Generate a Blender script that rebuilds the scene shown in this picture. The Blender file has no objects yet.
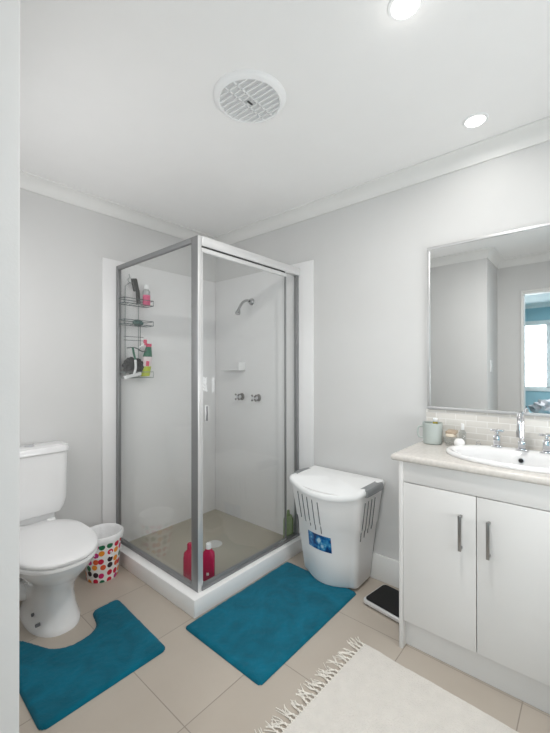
import bpy, bmesh, math, random
from mathutils import Vector, Matrix, noise
random.seed(7)
S = bpy.context.scene
C = S.collection
PI = math.pi

# ------------------------------------------------------------------ camera, world, lights, exposure
cam = bpy.data.objects.new('camera', bpy.data.cameras.new('camera'))
C.objects.link(cam)
cam.data.sensor_fit = 'HORIZONTAL'; cam.data.sensor_width = 36.0
cam.data.lens = 367.62/550*36
cam.data.clip_start = 0.02
YAW, PITCH, ROLL = math.radians(40.883), math.radians(0.19), math.radians(0.06)
F_ = Vector((math.cos(YAW)*math.cos(PITCH), math.sin(YAW)*math.cos(PITCH), math.sin(PITCH)))
q = F_.to_track_quat('-Z', 'Y').to_matrix().to_4x4()
cam.matrix_world = Matrix.Translation((-2.1, -2.509, 1.284)) @ q @ Matrix.Rotation(-ROLL, 4, 'Z')
S.camera = cam

world = bpy.data.worlds.new('sky'); S.world = world; world.use_nodes = True
bg = world.node_tree.nodes['Background']
bg.inputs['Color'].default_value = (0.90, 0.95, 1.0, 1); bg.inputs['Strength'].default_value = 1.2

def area(name, loc, target, sx, sy, power, col=(1, 1, 1), spread=180):
    l = bpy.data.lights.new(name, 'AREA'); l.shape = 'RECTANGLE'; l.size = sx; l.size_y = sy
    l.energy = power; l.color = col; l.spread = math.radians(spread)
    o = bpy.data.objects.new(name, l); C.objects.link(o); o.location = loc
    o.rotation_euler = (Vector(target)-Vector(loc)).to_track_quat('-Z', 'Y').to_euler()
    return o
# added fills at two made-up bathroom windows, then daylight through the bedroom window
area('front_fill', (-.95, -3.25, .95), (-1.0, -1.2, 2.4), 1.0, .5, 15.5, (1.0, 0.99, 0.99))  # added fill aimed upward to brighten the ceiling
area('side_fill', (-1.935, -.72, 1.55), (0, -.72, 1.3), .9, 1.0, 7.0, (1.0, 0.99, 1.0))  # added fill for the far ceiling and walls, hidden by the left wall
area('bedroom_daylight', (-6.0, -2.1, 1.5), (0, -2.1, 1.2), 1.6, 1.1, 60, (0.9, 0.97, 1.0))

area('bedroom_fill', (-4.3, -3.1, 2.34), (-4.3, -3.1, 0), .6, .6, 62, (.97, .99, 1.0))  # added fill to brighten the bedroom; no fitting is known there

vs = S.view_settings
vs.view_transform = 'Standard'; vs.look = 'None'; vs.gamma = 1.0; vs.use_curve_mapping = False
vs.exposure = 0.0

# ------------------------------------------------------------------ materials
def new_mat(name):
    m = bpy.data.materials.new(name); m.use_nodes = True
    return m, m.node_tree.nodes, m.node_tree.links, m.node_tree.nodes['Principled BSDF']
def s2l(c):
    return tuple(((v/255)/12.92 if v/255 <= .04045 else ((v/255+.055)/1.055)**2.4) for v in c)+(1,)
def mat(name, rgb, rough=.5, metal=0, bump=0, bscale=60, var=0, vscale=8, coat=0, trans=0, ior=1.45, sub=0):
    m, N, L, b = new_mat(name)
    col = s2l(rgb)
    b.inputs['Base Color'].default_value = col
    b.inputs['Roughness'].default_value = rough; b.inputs['Metallic'].default_value = metal
    b.inputs['Coat Weight'].default_value = coat; b.inputs['Transmission Weight'].default_value = trans
    b.inputs['IOR'].default_value = ior
    tc = N.new('ShaderNodeTexCoord')
    nv = N.new('ShaderNodeTexNoise'); nv.inputs['Scale'].default_value = vscale; nv.inputs['Detail'].default_value = 4
    L.new(tc.outputs['Object'], nv.inputs['Vector'])
    mx = N.new('ShaderNodeMixRGB'); mx.blend_type = 'MULTIPLY'; mx.inputs['Color1'].default_value = col
    rp = N.new('ShaderNodeValToRGB')
    lo = 1-max(var, .012)
    rp.color_ramp.elements[0].position = .3; rp.color_ramp.elements[0].color = (lo, lo, lo, 1)
    rp.color_ramp.elements[1].position = .7; rp.color_ramp.elements[1].color = (1, 1, 1, 1)
    L.new(nv.outputs['Fac'], rp.inputs['Fac']); L.new(rp.outputs['Color'], mx.inputs['Color2']); mx.inputs['Fac'].default_value = 1
    L.new(mx.outputs['Color'], b.inputs['Base Color'])
    if bump:
        nb = N.new('ShaderNodeTexNoise'); nb.inputs['Scale'].default_value = bscale; nb.inputs['Detail'].default_value = 5
        L.new(tc.outputs['Object'], nb.inputs['Vector'])
        bp = N.new('ShaderNodeBump'); bp.inputs['Strength'].default_value = bump; bp.inputs['Distance'].default_value = .004
        L.new(nb.outputs['Fac'], bp.inputs['Height']); L.new(bp.outputs['Normal'], b.inputs['Normal'])
    return m

M = {}
M['wall'] = mat('white wall paint', (216, 216, 215), .75, bump=.05, bscale=180)
M['ceil'] = mat('ceiling paint', (246, 246, 245), .85)
M['trim'] = mat('satin white trim paint', (236, 236, 234), .4)
M['liner'] = mat('gloss white shower liner', (236, 236, 236), .3)
M['hob'] = mat('white shower base', (250, 250, 249), .3)
M['ceramic'] = mat('white ceramic', (240, 240, 240), .09, coat=.4)
M['plastic'] = mat('white plastic', (238, 238, 238), .35)
M['hamper'] = mat('white hamper plastic', (244, 243, 242), .4)
M['lidplastic'] = mat('white lid plastic', (244, 245, 245), .4)
M['greyplastic'] = mat('grey plastic', (140, 143, 145), .45)
M['alu'] = mat('satin silver aluminium', (150, 151, 152), .42, metal=.6)
M['aluwhite'] = mat('bright silver aluminium', (226, 226, 226), .3, metal=.45)
M['mirrorframe'] = mat('brushed silver frame', (200, 200, 200), .35, metal=.5)
M['dark'] = mat('dark gap', (50, 50, 50), .6)
M['darkgrip'] = mat('dark grey grip', (78, 78, 80), .5)
M['slot'] = mat('vent slot shade', (105, 106, 108), .7)
M['chrome'] = mat('chrome', (225, 225, 228), .07, metal=1)
M['nickel'] = mat('brushed nickel', (150, 148, 146), .3, metal=.9)
M['headmetal'] = mat('dull chrome', (185, 185, 186), .18, metal=1)
M['wire'] = mat('plastic coated wire', (150, 160, 158), .35, metal=.4)
M['vanity'] = mat('white vanity board', (224, 223, 221), .45)
M['counter'] = mat('mottled stone laminate', (218, 213, 207), .25, var=.12, vscale=70)
M['mug'] = mat('sage glaze', (184, 192, 188), .3)
M['black'] = mat('black rubber', (22, 22, 22), .4)
M['scaleglass'] = mat('black scale mat', (16, 16, 17), .6, bump=.3, bscale=300)
M['loofah'] = mat('black mesh loofah', (9, 14, 14), .9, bump=1, bscale=200)
M['green'] = mat('dark green plastic', (32, 110, 84), .4)
M['tealgreen'] = mat('dull teal plastic', (70, 110, 104), .5)
M['pink'] = mat('pink gel', (226, 90, 135), .3)
M['pinkcap'] = mat('pink cap', (224, 70, 110), .35)
M['lime'] = mat('lime gel', (190, 204, 50), .3)
M['label'] = mat('white label', (236, 222, 224), .5)
M['magenta'] = mat('raspberry plastic', (186, 18, 72), .25)
M['clear'] = mat('clear plastic', (225, 228, 228), .12, trans=.7)
M['greenbottle'] = mat('pale green bottle', (166, 190, 132), .25, trans=.25)
M['soap'] = mat('cream soap', (226, 214, 196), .5)
M['brown'] = mat('tan packet', (176, 158, 138), .5)
M['cotton'] = mat('white cotton', (244, 242, 240), .9, bump=.6, bscale=120)
M['olive'] = mat('olive oil bottle', (150, 140, 40), .25)
M['rug'] = mat('cream woven cotton', (226, 221, 214), .95, bump=1, bscale=160, var=.06, vscale=26)
M['fringe'] = mat('cream cotton fringe', (240, 235, 226), .95, bump=.6, bscale=200)
M['carpet'] = mat('bedroom carpet', (150, 142, 134), .95, bump=.5)
M['blue'] = mat('bedroom blue paint', (158, 194, 204), .8)
M['duvet'] = mat('teal bedding', (120, 190, 205), .9)
M['towel'] = mat('pale towel', (225, 222, 226), .95, bump=.8, bscale=60)
M['darkcloth'] = mat('charcoal cloth', (38, 42, 50), .95)
M['grate'] = mat('drain grate', (215, 215, 212), .35, metal=.3)
M['bag'] = mat('white bin liner film', (240, 240, 240), .4, bump=.8, bscale=40)
M['blind'] = mat('pale blue blind', (196, 222, 230), .7)

def floor_mat():
    m, N, L, b = new_mat('taupe floor tiles')
    tc = N.new('ShaderNodeTexCoord'); mp = N.new('ShaderNodeMapping')
    mp.inputs['Location'].default_value = (1.315+.45*10, 1.40+.45*10, 0)
    L.new(tc.outputs['Object'], mp.inputs['Vector'])
    br = N.new('ShaderNodeTexBrick'); br.offset = 0; br.squash = 1
    br.inputs['Scale'].default_value = 1; br.inputs['Brick Width'].default_value = .45; br.inputs['Row Height'].default_value = .45
    br.inputs['Mortar Size'].default_value = .0022; br.inputs['Mortar Smooth'].default_value = .2
    br.inputs['Color1'].default_value = s2l((192, 182, 170)); br.inputs['Color2'].default_value = s2l((188, 178, 166))
    br.inputs['Mortar'].default_value = s2l((156, 146, 135))
    L.new(mp.outputs['Vector'], br.inputs['Vector'])
    nv = N.new('ShaderNodeTexNoise'); nv.inputs['Scale'].default_value = 3.5; nv.inputs['Detail'].default_value = 6
    L.new(tc.outputs['Object'], nv.inputs['Vector'])
    rp = N.new('ShaderNodeValToRGB'); rp.color_ramp.elements[0].position = .3; rp.color_ramp.elements[0].color = (.93, .92, .91, 1)
    rp.color_ramp.elements[1].position = .7; L.new(nv.outputs['Fac'], rp.inputs['Fac'])
    mx = N.new('ShaderNodeMixRGB'); mx.blend_type = 'MULTIPLY'; mx.inputs['Fac'].default_value = 1
    L.new(br.outputs['Color'], mx.inputs['Color1']); L.new(rp.outputs['Color'], mx.inputs['Color2'])
    L.new(mx.outputs['Color'], b.inputs['Base Color'])
    b.inputs['Roughness'].default_value = .38
    bp = N.new('ShaderNodeBump'); bp.inputs['Strength'].default_value = .5; bp.inputs['Distance'].default_value = .001; bp.invert = True
    L.new(br.outputs['Fac'], bp.inputs['Height']); L.new(bp.outputs['Normal'], b.inputs['Normal'])
    return m
M['floor'] = floor_mat()

def splash_mat():
    m, N, L, b = new_mat('pale strip mosaic tiles')
    tc = N.new('ShaderNodeTexCoord'); sp = N.new('ShaderNodeSeparateXYZ'); cb = N.new('ShaderNodeCombineXYZ')
    L.new(tc.outputs['Object'], sp.inputs[0]); L.new(sp.outputs['Y'], cb.inputs['X']); L.new(sp.outputs['Z'], cb.inputs['Y'])
    br = N.new('ShaderNodeTexBrick'); br.offset = .5
    br.inputs['Scale'].default_value = 1; br.inputs['Brick Width'].default_value = .098; br.inputs['Row Height'].default_value = .031
    br.inputs['Mortar Size'].default_value = .0022; br.inputs['Mortar Smooth'].default_value = .1
    br.inputs['Color1'].default_value = s2l((230, 227, 221)); br.inputs['Color2'].default_value = s2l((216, 212, 205))
    br.inputs['Mortar'].default_value = s2l((238, 236, 232))
    L.new(cb.outputs[0], br.inputs['Vector']); L.new(br.outputs['Color'], b.inputs['Base Color'])
    b.inputs['Roughness'].default_value = .25
    return m
M['splash'] = splash_mat()

def dots_mat():
    m, N, L, b = new_mat('multicoloured polka dots')
    tc = N.new('ShaderNodeTexCoord'); sp = N.new('ShaderNodeSeparateXYZ'); L.new(tc.outputs['Object'], sp.inputs[0])
    at = N.new('ShaderNodeMath'); at.operation = 'ARCTAN2'; L.new(sp.outputs['Y'], at.inputs[0]); L.new(sp.outputs['X'], at.inputs[1])
    mu = N.new('ShaderNodeMath'); mu.operation = 'MULTIPLY'; mu.inputs[1].default_value = .1*1.0; L.new(at.outputs[0], mu.inputs[0])
    cb = N.new('ShaderNodeCombineXYZ'); L.new(mu.outputs[0], cb.inputs['X']); L.new(sp.outputs['Z'], cb.inputs['Y'])
    vo = N.new('ShaderNodeTexVoronoi'); vo.voronoi_dimensions = '2D'; vo.feature = 'F1'
    vo.inputs['Scale'].default_value = 24; vo.inputs['Randomness'].default_value = .42
    L.new(cb.outputs[0], vo.inputs['Vector'])
    lt = N.new('ShaderNodeMath'); lt.operation = 'LESS_THAN'; lt.inputs[1].default_value = .39; L.new(vo.outputs['Distance'], lt.inputs[0])
    sc = N.new('ShaderNodeSeparateColor'); L.new(vo.outputs['Color'], sc.inputs[0])
    rp = N.new('ShaderNodeValToRGB'); rp.color_ramp.interpolation = 'CONSTANT'
    cols = [(206, 20, 62), (214, 34, 110), (240, 150, 40), (20, 110, 70), (206, 20, 62), (40, 24, 34), (226, 96, 50), (200, 50, 130)]
    e = rp.color_ramp.elements
    e[0].color = s2l(cols[0]); e[0].position = 0; e[1].position = 1/8; e[1].color = s2l(cols[1])
    for i in range(2, 8):
        n = e.new(i/8); n.color = s2l(cols[i])
    L.new(sc.outputs[0], rp.inputs['Fac'])
    mx = N.new('ShaderNodeMixRGB'); mx.inputs['Color1'].default_value = s2l((240, 238, 236))
    L.new(lt.outputs[0], mx.inputs['Fac']); L.new(rp.outputs['Color'], mx.inputs['Color2'])
    L.new(mx.outputs['Color'], b.inputs['Base Color']); b.inputs['Roughness'].default_value = .45
    return m
M['dots'] = dots_mat()

def plush(name, rgb):
    m, N, L, b = new_mat(name)
    tc = N.new('ShaderNodeTexCoord')
    n1 = N.new('ShaderNodeTexNoise'); n1.inputs['Scale'].default_value = 260; n1.inputs['Detail'].default_value = 3
    n2 = N.new('ShaderNodeTexNoise'); n2.inputs['Scale'].default_value = 6; n2.inputs['Detail'].default_value = 4
    n2.inputs['Distortion'].default_value = 1.2
    L.new(tc.outputs['Object'], n1.inputs['Vector']); L.new(tc.outputs['Object'], n2.inputs['Vector'])
    rp = N.new('ShaderNodeValToRGB')
    rp.color_ramp.elements[0].position = .34; rp.color_ramp.elements[0].color = s2l([v*.9 for v in rgb])
    rp.color_ramp.elements[1].position = .7; rp.color_ramp.elements[1].color = s2l([min(255, v*1.08) for v in rgb])
    L.new(n2.outputs['Fac'], rp.inputs['Fac']); L.new(rp.outputs['Color'], b.inputs['Base Color'])
    b.inputs['Roughness'].default_value = .95
    b.inputs['Sheen Weight'].default_value = .08; b.inputs['Sheen Roughness'].default_value = .5
    b.inputs['Specular IOR Level'].default_value = .2
    bp = N.new('ShaderNodeBump'); bp.inputs['Strength'].default_value = 1; bp.inputs['Distance'].default_value = .004
    L.new(n1.outputs['Fac'], bp.inputs['Height']); L.new(bp.outputs['Normal'], b.inputs['Normal'])
    return m
M['teal'] = plush('teal chenille', (0, 106, 130))

def sticker_mat():
    m, N, L, b = new_mat('blue picture sticker')
    tc = N.new('ShaderNodeTexCoord')
    n = N.new('ShaderNodeTexNoise'); n.inputs['Scale'].default_value = 26; n.inputs['Detail'].default_value = 2
    L.new(tc.outputs['Object'], n.inputs['Vector'])
    rp = N.new('ShaderNodeValToRGB'); e = rp.color_ramp.elements
    e[0].position = .36; e[0].color = s2l((8, 50, 100)); e[1].position = .68; e[1].color = s2l((190, 215, 228))
    x = e.new(.48); x.color = s2l((20, 100, 165)); x = e.new(.58); x.color = s2l((70, 150, 190))
    L.new(n.outputs['Fac'], rp.inputs['Fac']); L.new(rp.outputs['Color'], b.inputs['Base Color'])
    b.inputs['Roughness'].default_value = .3
    return m
M['sticker'] = sticker_mat()

def glass_mat(name, tint=(1, 1, 1, 1), ior=1.5):
    m = bpy.data.materials.new(name); m.use_nodes = True
    N = m.node_tree.nodes; L = m.node_tree.links; N.clear()
    o = N.new('ShaderNodeOutputMaterial'); t = N.new('ShaderNodeBsdfTransparent'); t.inputs['Color'].default_value = tint
    g = N.new('ShaderNodeBsdfGlossy'); g.inputs['Roughness'].default_value = .02
    f = N.new('ShaderNodeFresnel')
    # thin-pane model: rays pass straight on, so the back face must not be treated as an exit into air
    ge = N.new('ShaderNodeNewGeometry'); mr_ = N.new('ShaderNodeMapRange')
    mr_.inputs['To Min'].default_value = ior; mr_.inputs['To Max'].default_value = 1/ior
    L.new(ge.outputs['Backfacing'], mr_.inputs['Value']); L.new(mr_.outputs[0], f.inputs['IOR'])
    mx = N.new('ShaderNodeMixShader'); L.new(f.outputs[0], mx.inputs[0]); L.new(t.outputs[0], mx.inputs[1]); L.new(g.outputs[0], mx.inputs[2])
    L.new(mx.outputs[0], o.inputs['Surface'])
    return m
M['glass'] = glass_mat('shower glass', (.988, .992, .990, 1), 1.36)
M['thinglass'] = glass_mat('clear thin glass', (.93, .94, .94, 1), 1.5)

def mirror_mat():
    m, N, L, b = new_mat('mirror silvering')
    b.inputs['Base Color'].default_value = (.86, .87, .87, 1); b.inputs['Metallic'].default_value = 1; b.inputs['Roughness'].default_value = .015
    return m
M['mirror'] = mirror_mat()
def emit_mat(name, col, st):
    m, N, L, b = new_mat(name)
    b.inputs['Emission Color'].default_value = col; b.inputs['Emission Strength'].default_value = st
    return m
M['lamp'] = emit_mat('lit downlight lens', (1, .985, .95, 1), 6)

# ------------------------------------------------------------------ mesh helpers (all in world coordinates)
def B(): return bmesh.new()
def box(bm, a, b, bev=0, seg=2):
    a = Vector(a); b = Vector(b); c = (a+b)/2; d = b-a
    r = bmesh.ops.create_cube(bm, size=1)['verts']
    for v in r: v.co = Vector((v.co.x*abs(d.x), v.co.y*abs(d.y), v.co.z*abs(d.z)))+c
    if bev:
        es = list({e for v in r for e in v.link_edges})
        bmesh.ops.bevel(bm, geom=es, offset=bev, segments=seg, affect='EDGES', profile=.5)
    return bm
def loft(bm, rings, cap0=True, cap1=True, closed=True):
    vs_ = [[bm.verts.new(p) for p in r] for r in rings]
    n = len(vs_[0])
    for i in range(len(vs_)-1):
        for j in range(n if closed else n-1):
            k = (j+1) % n
            bm.faces.new((vs_[i][j], vs_[i][k], vs_[i+1][k], vs_[i+1][j]))
    if cap0: bm.faces.new(list(reversed(vs_[0])))
    if cap1: bm.faces.new(vs_[-1])
    return bm
def lathe(bm, c, prof, n=32, axis='Z', cap0=False, cap1=False):
    c = Vector(c); rings = []
    for r, h in prof:
        ring = []
        for i in range(n):
            a = 2*PI*i/n; x, y = r*math.cos(a), r*math.sin(a)
            p = {'Z': (x, y, h), 'X': (h, x, y), 'Y': (x, h, y)}[axis]
            ring.append(c+Vector(p))
        rings.append(ring)
    return loft(bm, rings, cap0, cap1)
def tube(bm, pts, r, n=8, caps=True):
    pts = [Vector(p) for p in pts]
    rs = r if isinstance(r, (list, tuple)) else [r]*len(pts)
    rings = []; up = None
    for i, p in enumerate(pts):
        t = (pts[min(i+1, len(pts)-1)]-pts[max(i-1, 0)]).normalized()
        if up is None:
            up = Vector((0, 0, 1)) if abs(t.z) < .9 else Vector((1, 0, 0))
        s = t.cross(up).normalized(); up = s.cross(t).normalized()
        rings.append([p+rs[i]*(math.cos(2*PI*k/n)*s+math.sin(2*PI*k/n)*up) for k in range(n)])
    return loft(bm, rings, caps, caps)
def arc(c, r, a0, a1, n, u, v):
    c = Vector(c); u = Vector(u); v = Vector(v)
    return [c+r*(math.cos(a0+(a1-a0)*i/n)*u+math.sin(a0+(a1-a0)*i/n)*v) for i in range(n+1)]
def spline(pts, n=8):
    P = [Vector(p) for p in pts]; out = []
    for i in range(len(P)-1):
        p0 = P[max(i-1, 0)]; p1 = P[i]; p2 = P[i+1]; p3 = P[min(i+2, len(P)-1)]
        for k in range(n):
            t = k/n
            out.append(.5*((2*p1)+(-p0+p2)*t+(2*p0-5*p1+4*p2-p3)*t*t+(-p0+3*p1-3*p2+p3)*t**3))
    out.append(P[-1]); return out
def prism(bm, poly, z0, z1):
    return loft(bm, [[Vector((x, y, z0)) for x, y in poly], [Vector((x, y, z1)) for x, y in poly]])
def rrect(cx, cy, hx, hy, r, z, n=5):
    out = []
    for sx, sy, a0 in ((1, 1, 0), (-1, 1, PI/2), (-1, -1, PI), (1, -1, 1.5*PI)):
        for i in range(n+1):
            a = a0+PI/2*i/n
            out.append(Vector((cx+sx*(hx-r)+r*math.cos(a), cy+sy*(hy-r)+r*math.sin(a), z)))
    return out
def blob(bm, c, r, amp=.2, freq=8, sub=3):
    s = bmesh.ops.create_icosphere(bm, subdivisions=sub, radius=1)['verts']
    for v in s:
        d = v.co.normalized()
        k = 1+amp*noise.noise(d*freq*.3+Vector(c)*7)+amp*.5*noise.noise(d*freq)
        v.co = Vector((d.x*r[0], d.y*r[1], d.z*r[2]))*k+Vector(c)
    return bm

def finish(bm, ang=38):
    bmesh.ops.recalc_face_normals(bm, faces=bm.faces)
    for f in bm.faces: f.smooth = True
    for e in bm.edges:
        e.smooth = not (len(e.link_faces) == 2 and e.calc_face_angle(0) > math.radians(ang))
def root_of(o):
    while o.parent: o = o.parent
    return o
def obj(name, bm, m, parent=None, origin=None, label=None, ang=38, subs=0):
    finish(bm, ang)
    if parent is not None:
        bm.transform(root_of(parent).matrix_basis.inverted())
    elif origin is not None:
        bm.transform(Matrix.Translation(-Vector(origin)))
    me = bpy.data.meshes.new(name); bm.to_mesh(me); bm.free()
    me.materials.append(M[m] if isinstance(m, str) else m)
    o = bpy.data.objects.new(name, me); C.objects.link(o)
    if parent is not None: o.parent = parent
    elif origin is not None: o.location = origin
    if label: o['label'] = label
    if subs:
        md = o.modifiers.new('smooth', 'SUBSURF'); md.levels = subs; md.render_levels = subs
    return o
def tag(o, label, cat, group=None):
    o['label'] = label; o['category'] = cat
    if group: o['group'] = group
    return o
def thing(name, label, cat, loc=(0, 0, 0), rotz=0, group=None):
    o = bpy.data.objects.new(name, None); C.objects.link(o); o.empty_display_size = .1
    o.location = loc; o.rotation_euler = (0, 0, rotz)
    o.matrix_basis = Matrix.Translation(loc) @ Matrix.Rotation(rotz, 4, 'Z')
    return tag(o, label, cat, group)
def struct(name, bm, m, parent=None, ang=38):
    o = obj(name, bm, m, parent, ang=ang)
    o['kind'] = 'structure'
    return o
def dup(root, loc, label=None):
    r = root.copy(); C.objects.link(r); r.location = loc
    if label: r['label'] = label
    for ch in list(root.children):
        c = ch.copy(); C.objects.link(c); c.parent = r
        for g in ch.children:
            d = g.copy(); C.objects.link(d); d.parent = c
    return r

# ------------------------------------------------------------------ the setting
CZ = 2.40
XL, YJ, XD, YF = -1.904, -1.746, -2.41, -3.0      # left wall, its end, door wall, front wall
struct('floor', box(B(), (-2.51, -3.1, -.1), (.1, .1, 0)), 'floor')
struct('ceiling', box(B(), (-2.51, -3.1, CZ), (.1, .1, CZ+.1)), 'ceil')
struct('wall_back', box(B(), (XL-.1, 0, 0), (.1, .1, CZ)), 'wall')
struct('wall_right', box(B(), (0, -3.1, 0), (.1, 0, CZ)), 'wall')
b = B(); LY0, LY1, LZ0, LZ1 = -1.18, -.24, 1.05, 2.06  # opening added in the hidden stretch of left wall for extra light
box(b, (-2.41, YJ, 0), (XL, LY0, CZ), .004); box(b, (-2.41, LY1, 0), (XL, 0, CZ)); box(b, (-2.41, LY0, 0), (XL, LY1, LZ0)); box(b, (-2.41, LY0, LZ1), (XL, LY1, CZ))
struct('wall_left', b, 'wall')
b = B()
for a0, a1, c0, c1 in ((LY0, LY1, LZ0, LZ0+.04), (LY0, LY1, LZ1-.04, LZ1), (LY0, LY0+.04, LZ0+.04, LZ1-.04), (LY1-.04, LY1, LZ0+.04, LZ1-.04), (-.73, -.69, LZ0+.04, LZ1-.04)):
    box(b, (XL-.09, a0, c0), (XL-.05, a1, c1), .002)
w3 = struct('window_added_side', b, 'trim')  # added window, out of view, around the side fill
struct('pane', box(B(), (XL-.073, LY0+.04, LZ0+.04), (XL-.067, LY1-.04, LZ1-.04)), 'thinglass', w3)
# door wall with an opening
DY0, DY1, DZ = -1.970, -2.80, 2.045
b = B(); box(b, (XD-.1, DY0, 0), (XD, -.5, CZ)); box(b, (XD-.1, DY1, DZ), (XD, DY0, CZ)); box(b, (XD-.1, -3.1, 0), (XD, DY1, CZ))
struct('wall_door', b, 'wall')
b = B()
for y0, y1 in ((DY0, DY0+.016), (DY1-.016, DY1)):
    box(b, (XD, y0, 0), (XD+.014, y1, DZ+.018), .002); box(b, (XD-.114, y0, 0), (XD-.1, y1, DZ+.018), .002)
box(b, (XD, DY1, DZ), (XD+.014, DY0, DZ+.018), .002)
box(b, (XD-.114, DY1, DZ), (XD-.1, DY0, DZ+.018), .002)
box(b, (XD-.1, DY0-.008, 0), (XD, DY0, DZ)); box(b, (XD-.1, DY1, 0), (XD, DY1+.008, DZ)); box(b, (XD-.1, DY1+.008, DZ-.02), (XD, DY0-.008, DZ))
struct('door_1', b, 'trim')
# front wall with an added window, out of view, to bring in light
WX0, WX1, WZ0, WZ1 = -1.50, -.40, .62, 2.1
b = B(); box(b, (-2.51, YF-.1, 0), (WX0, YF, CZ)); box(b, (WX1, YF-.1, 0), (.0, YF, CZ)); box(b, (WX0, YF-.1, 0), (WX1, YF, WZ0)); box(b, (WX0, YF-.1, WZ1), (WX1, YF, CZ))
struct('wall_front', b, 'wall')
b = B()
for x0, x1, z0, z1 in ((WX0, WX1, WZ0, WZ0+.04), (WX0, WX1, WZ1-.04, WZ1), (WX0, WX0+.04, WZ0+.04, WZ1-.04), (WX1-.04, WX1, WZ0+.04, WZ1-.04), (-.97, -.93, WZ0+.04, WZ1-.04)):
    box(b, (x0, YF-.08, z0), (x1, YF-.02, z1), .002)
w1 = struct('window_added_front', b, 'trim')  # added window behind the camera, there for its light
struct('pane', box(B(), (WX0+.04, YF-.053, WZ0+.04), (WX1-.04, YF-.047, WZ1-.04)), 'thinglass', w1)

# cornices: a cove section swept along each wall
def cove(p0, p1, inward, m0=0, m1=0):
    # p0,p1: ends on the wall line; inward: unit vector into the room; m0,m1: mitre factors
    p0 = Vector(p0); p1 = Vector(p1); n = Vector(inward); t = (p1-p0).normalized()
    D, Hh = .074, .074
    prof = [(0, 0), (0, Hh), (.008, Hh)]
    for i in range(7):
        a = PI/2*i/6
        prof.append((.008+(D-.016)*(1-math.cos(a)), Hh-.008-(Hh-.016)*math.sin(a)))
    prof += [(D, .008), (D, 0)]
    rings = []
    for p, mm in ((p0, m0), (p1, m1)):
        rings.append([Vector((p.x, p.y, CZ))+n*d-Vector((0, 0, h))+t*(d*mm) for d, h in prof])
    return loft(B(), rings)
struct('trim_1', cove((XL, 0), (0, 0), (0, -1, 0), 1, -1) if False else cove((XL, 0, 0), (0, 0, 0), (0, -1, 0), 1, -1), 'trim')
struct('trim_2', cove((0, 0, 0), (0, YF, 0), (-1, 0, 0), 1, -1), 'trim')
struct('trim_3', cove((XL, YJ, 0), (XL, 0, 0), (1, 0, 0), -1, -1), 'trim')
struct('trim_4', cove((XD, YJ, 0), (XL, YJ, 0), (0, -1, 0), 1, 1), 'trim')
struct('trim_5', cove((XD, YF, 0), (XD, YJ, 0), (1, 0, 0), 1, -1), 'trim')
struct('trim_6', cove((0, YF, 0), (XD, YF, 0), (0, 1, 0), 1, -1), 'trim')
def skirting(name, a, bb):
    struct(name, box(B(), a, bb, .004), 'trim')
SK = .155
skirting('baseboard_right', (-.014, -1.842, 0), (0, -1.05, SK))
skirting('baseboard_right_front', (-.014, -2.98, 0), (0, -2.752, SK))
skirting('baseboard_back', (XL+.014, -.014, 0), (-.991, 0, SK))
skirting('baseboard_left', (XL, YJ-.0, 0), (XL+.014, -.0, SK))
skirting('baseboard_alcove', (XD, YJ-.014, 0), (XL+.014, YJ, SK))
skirting('baseboard_front', (XD+.014, YF, 0), (-.014, YF+.014, SK))

# bedroom beyond the doorway
BX = -5.8
struct('floor_bedroom', box(B(), (BX-.1, -4.6, -.1), (-2.51, .3, 0)), 'carpet')
struct('ceiling_bedroom', box(B(), (BX-.1, -4.6, CZ), (-2.51, .3, CZ+.1)), 'ceil')
struct('wall_bedroom_back', box(B(), (BX-.1, .3, 0), (-2.41, .4, CZ)), 'blue')
struct('wall_bedroom_front', box(B(), (BX-.1, -4.7, 0), (-2.41, -4.6, CZ)), 'blue')
struct('wall_bedroom_near', box(B(), (-2.51, -4.6, 0), (-2.41, -3.1, CZ)), 'blue')
y0, y1, z0, z1 = -2.75, -1.42, .93, 2.04
b = B(); box(b, (BX-.1, -4.6, 0), (BX, y0, CZ)); box(b, (BX-.1, y1, 0), (BX, .3, CZ)); box(b, (BX-.1, y0, 0), (BX, y1, z0)); box(b, (BX-.1, y0, z1), (BX, y1, CZ))
struct('wall_bedroom_far', b, 'blue')
b = B()
for a0, a1, c0, c1 in ((y0-.06, y1+.06, z0-.06, z0+.02), (y0-.06, y1+.06, z1-.02, z1+.06), (y0-.06, y0+.03, z0, z1), (y1-.03, y1+.06, z0, z1), (-1.99, -1.90, z0, z1)):
    box(b, (BX-.06, a0, c0), (BX+.02, a1, c1), .003)
w2 = struct('window_2', b, 'trim')
struct('pane', box(B(), (BX-.045, y0+.03, z0+.02), (BX-.04, y1-.03, z1-.02)), 'thinglass', w2)
struct('trim_7', cove((BX, -4.6, 0), (BX, .3, 0), (1, 0, 0), 1, -1), 'trim')
o = tag(obj('roller_blind', box(B(), (BX-.035, y0+.035, z0+.025), (BX-.028, -1.995, z1-.025), .001), 'blind', origin=(BX-.03, -2.37, z0)), 'pale blue blind drawn over bedroom window, reflected at the mirror edge', 'blind')

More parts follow.
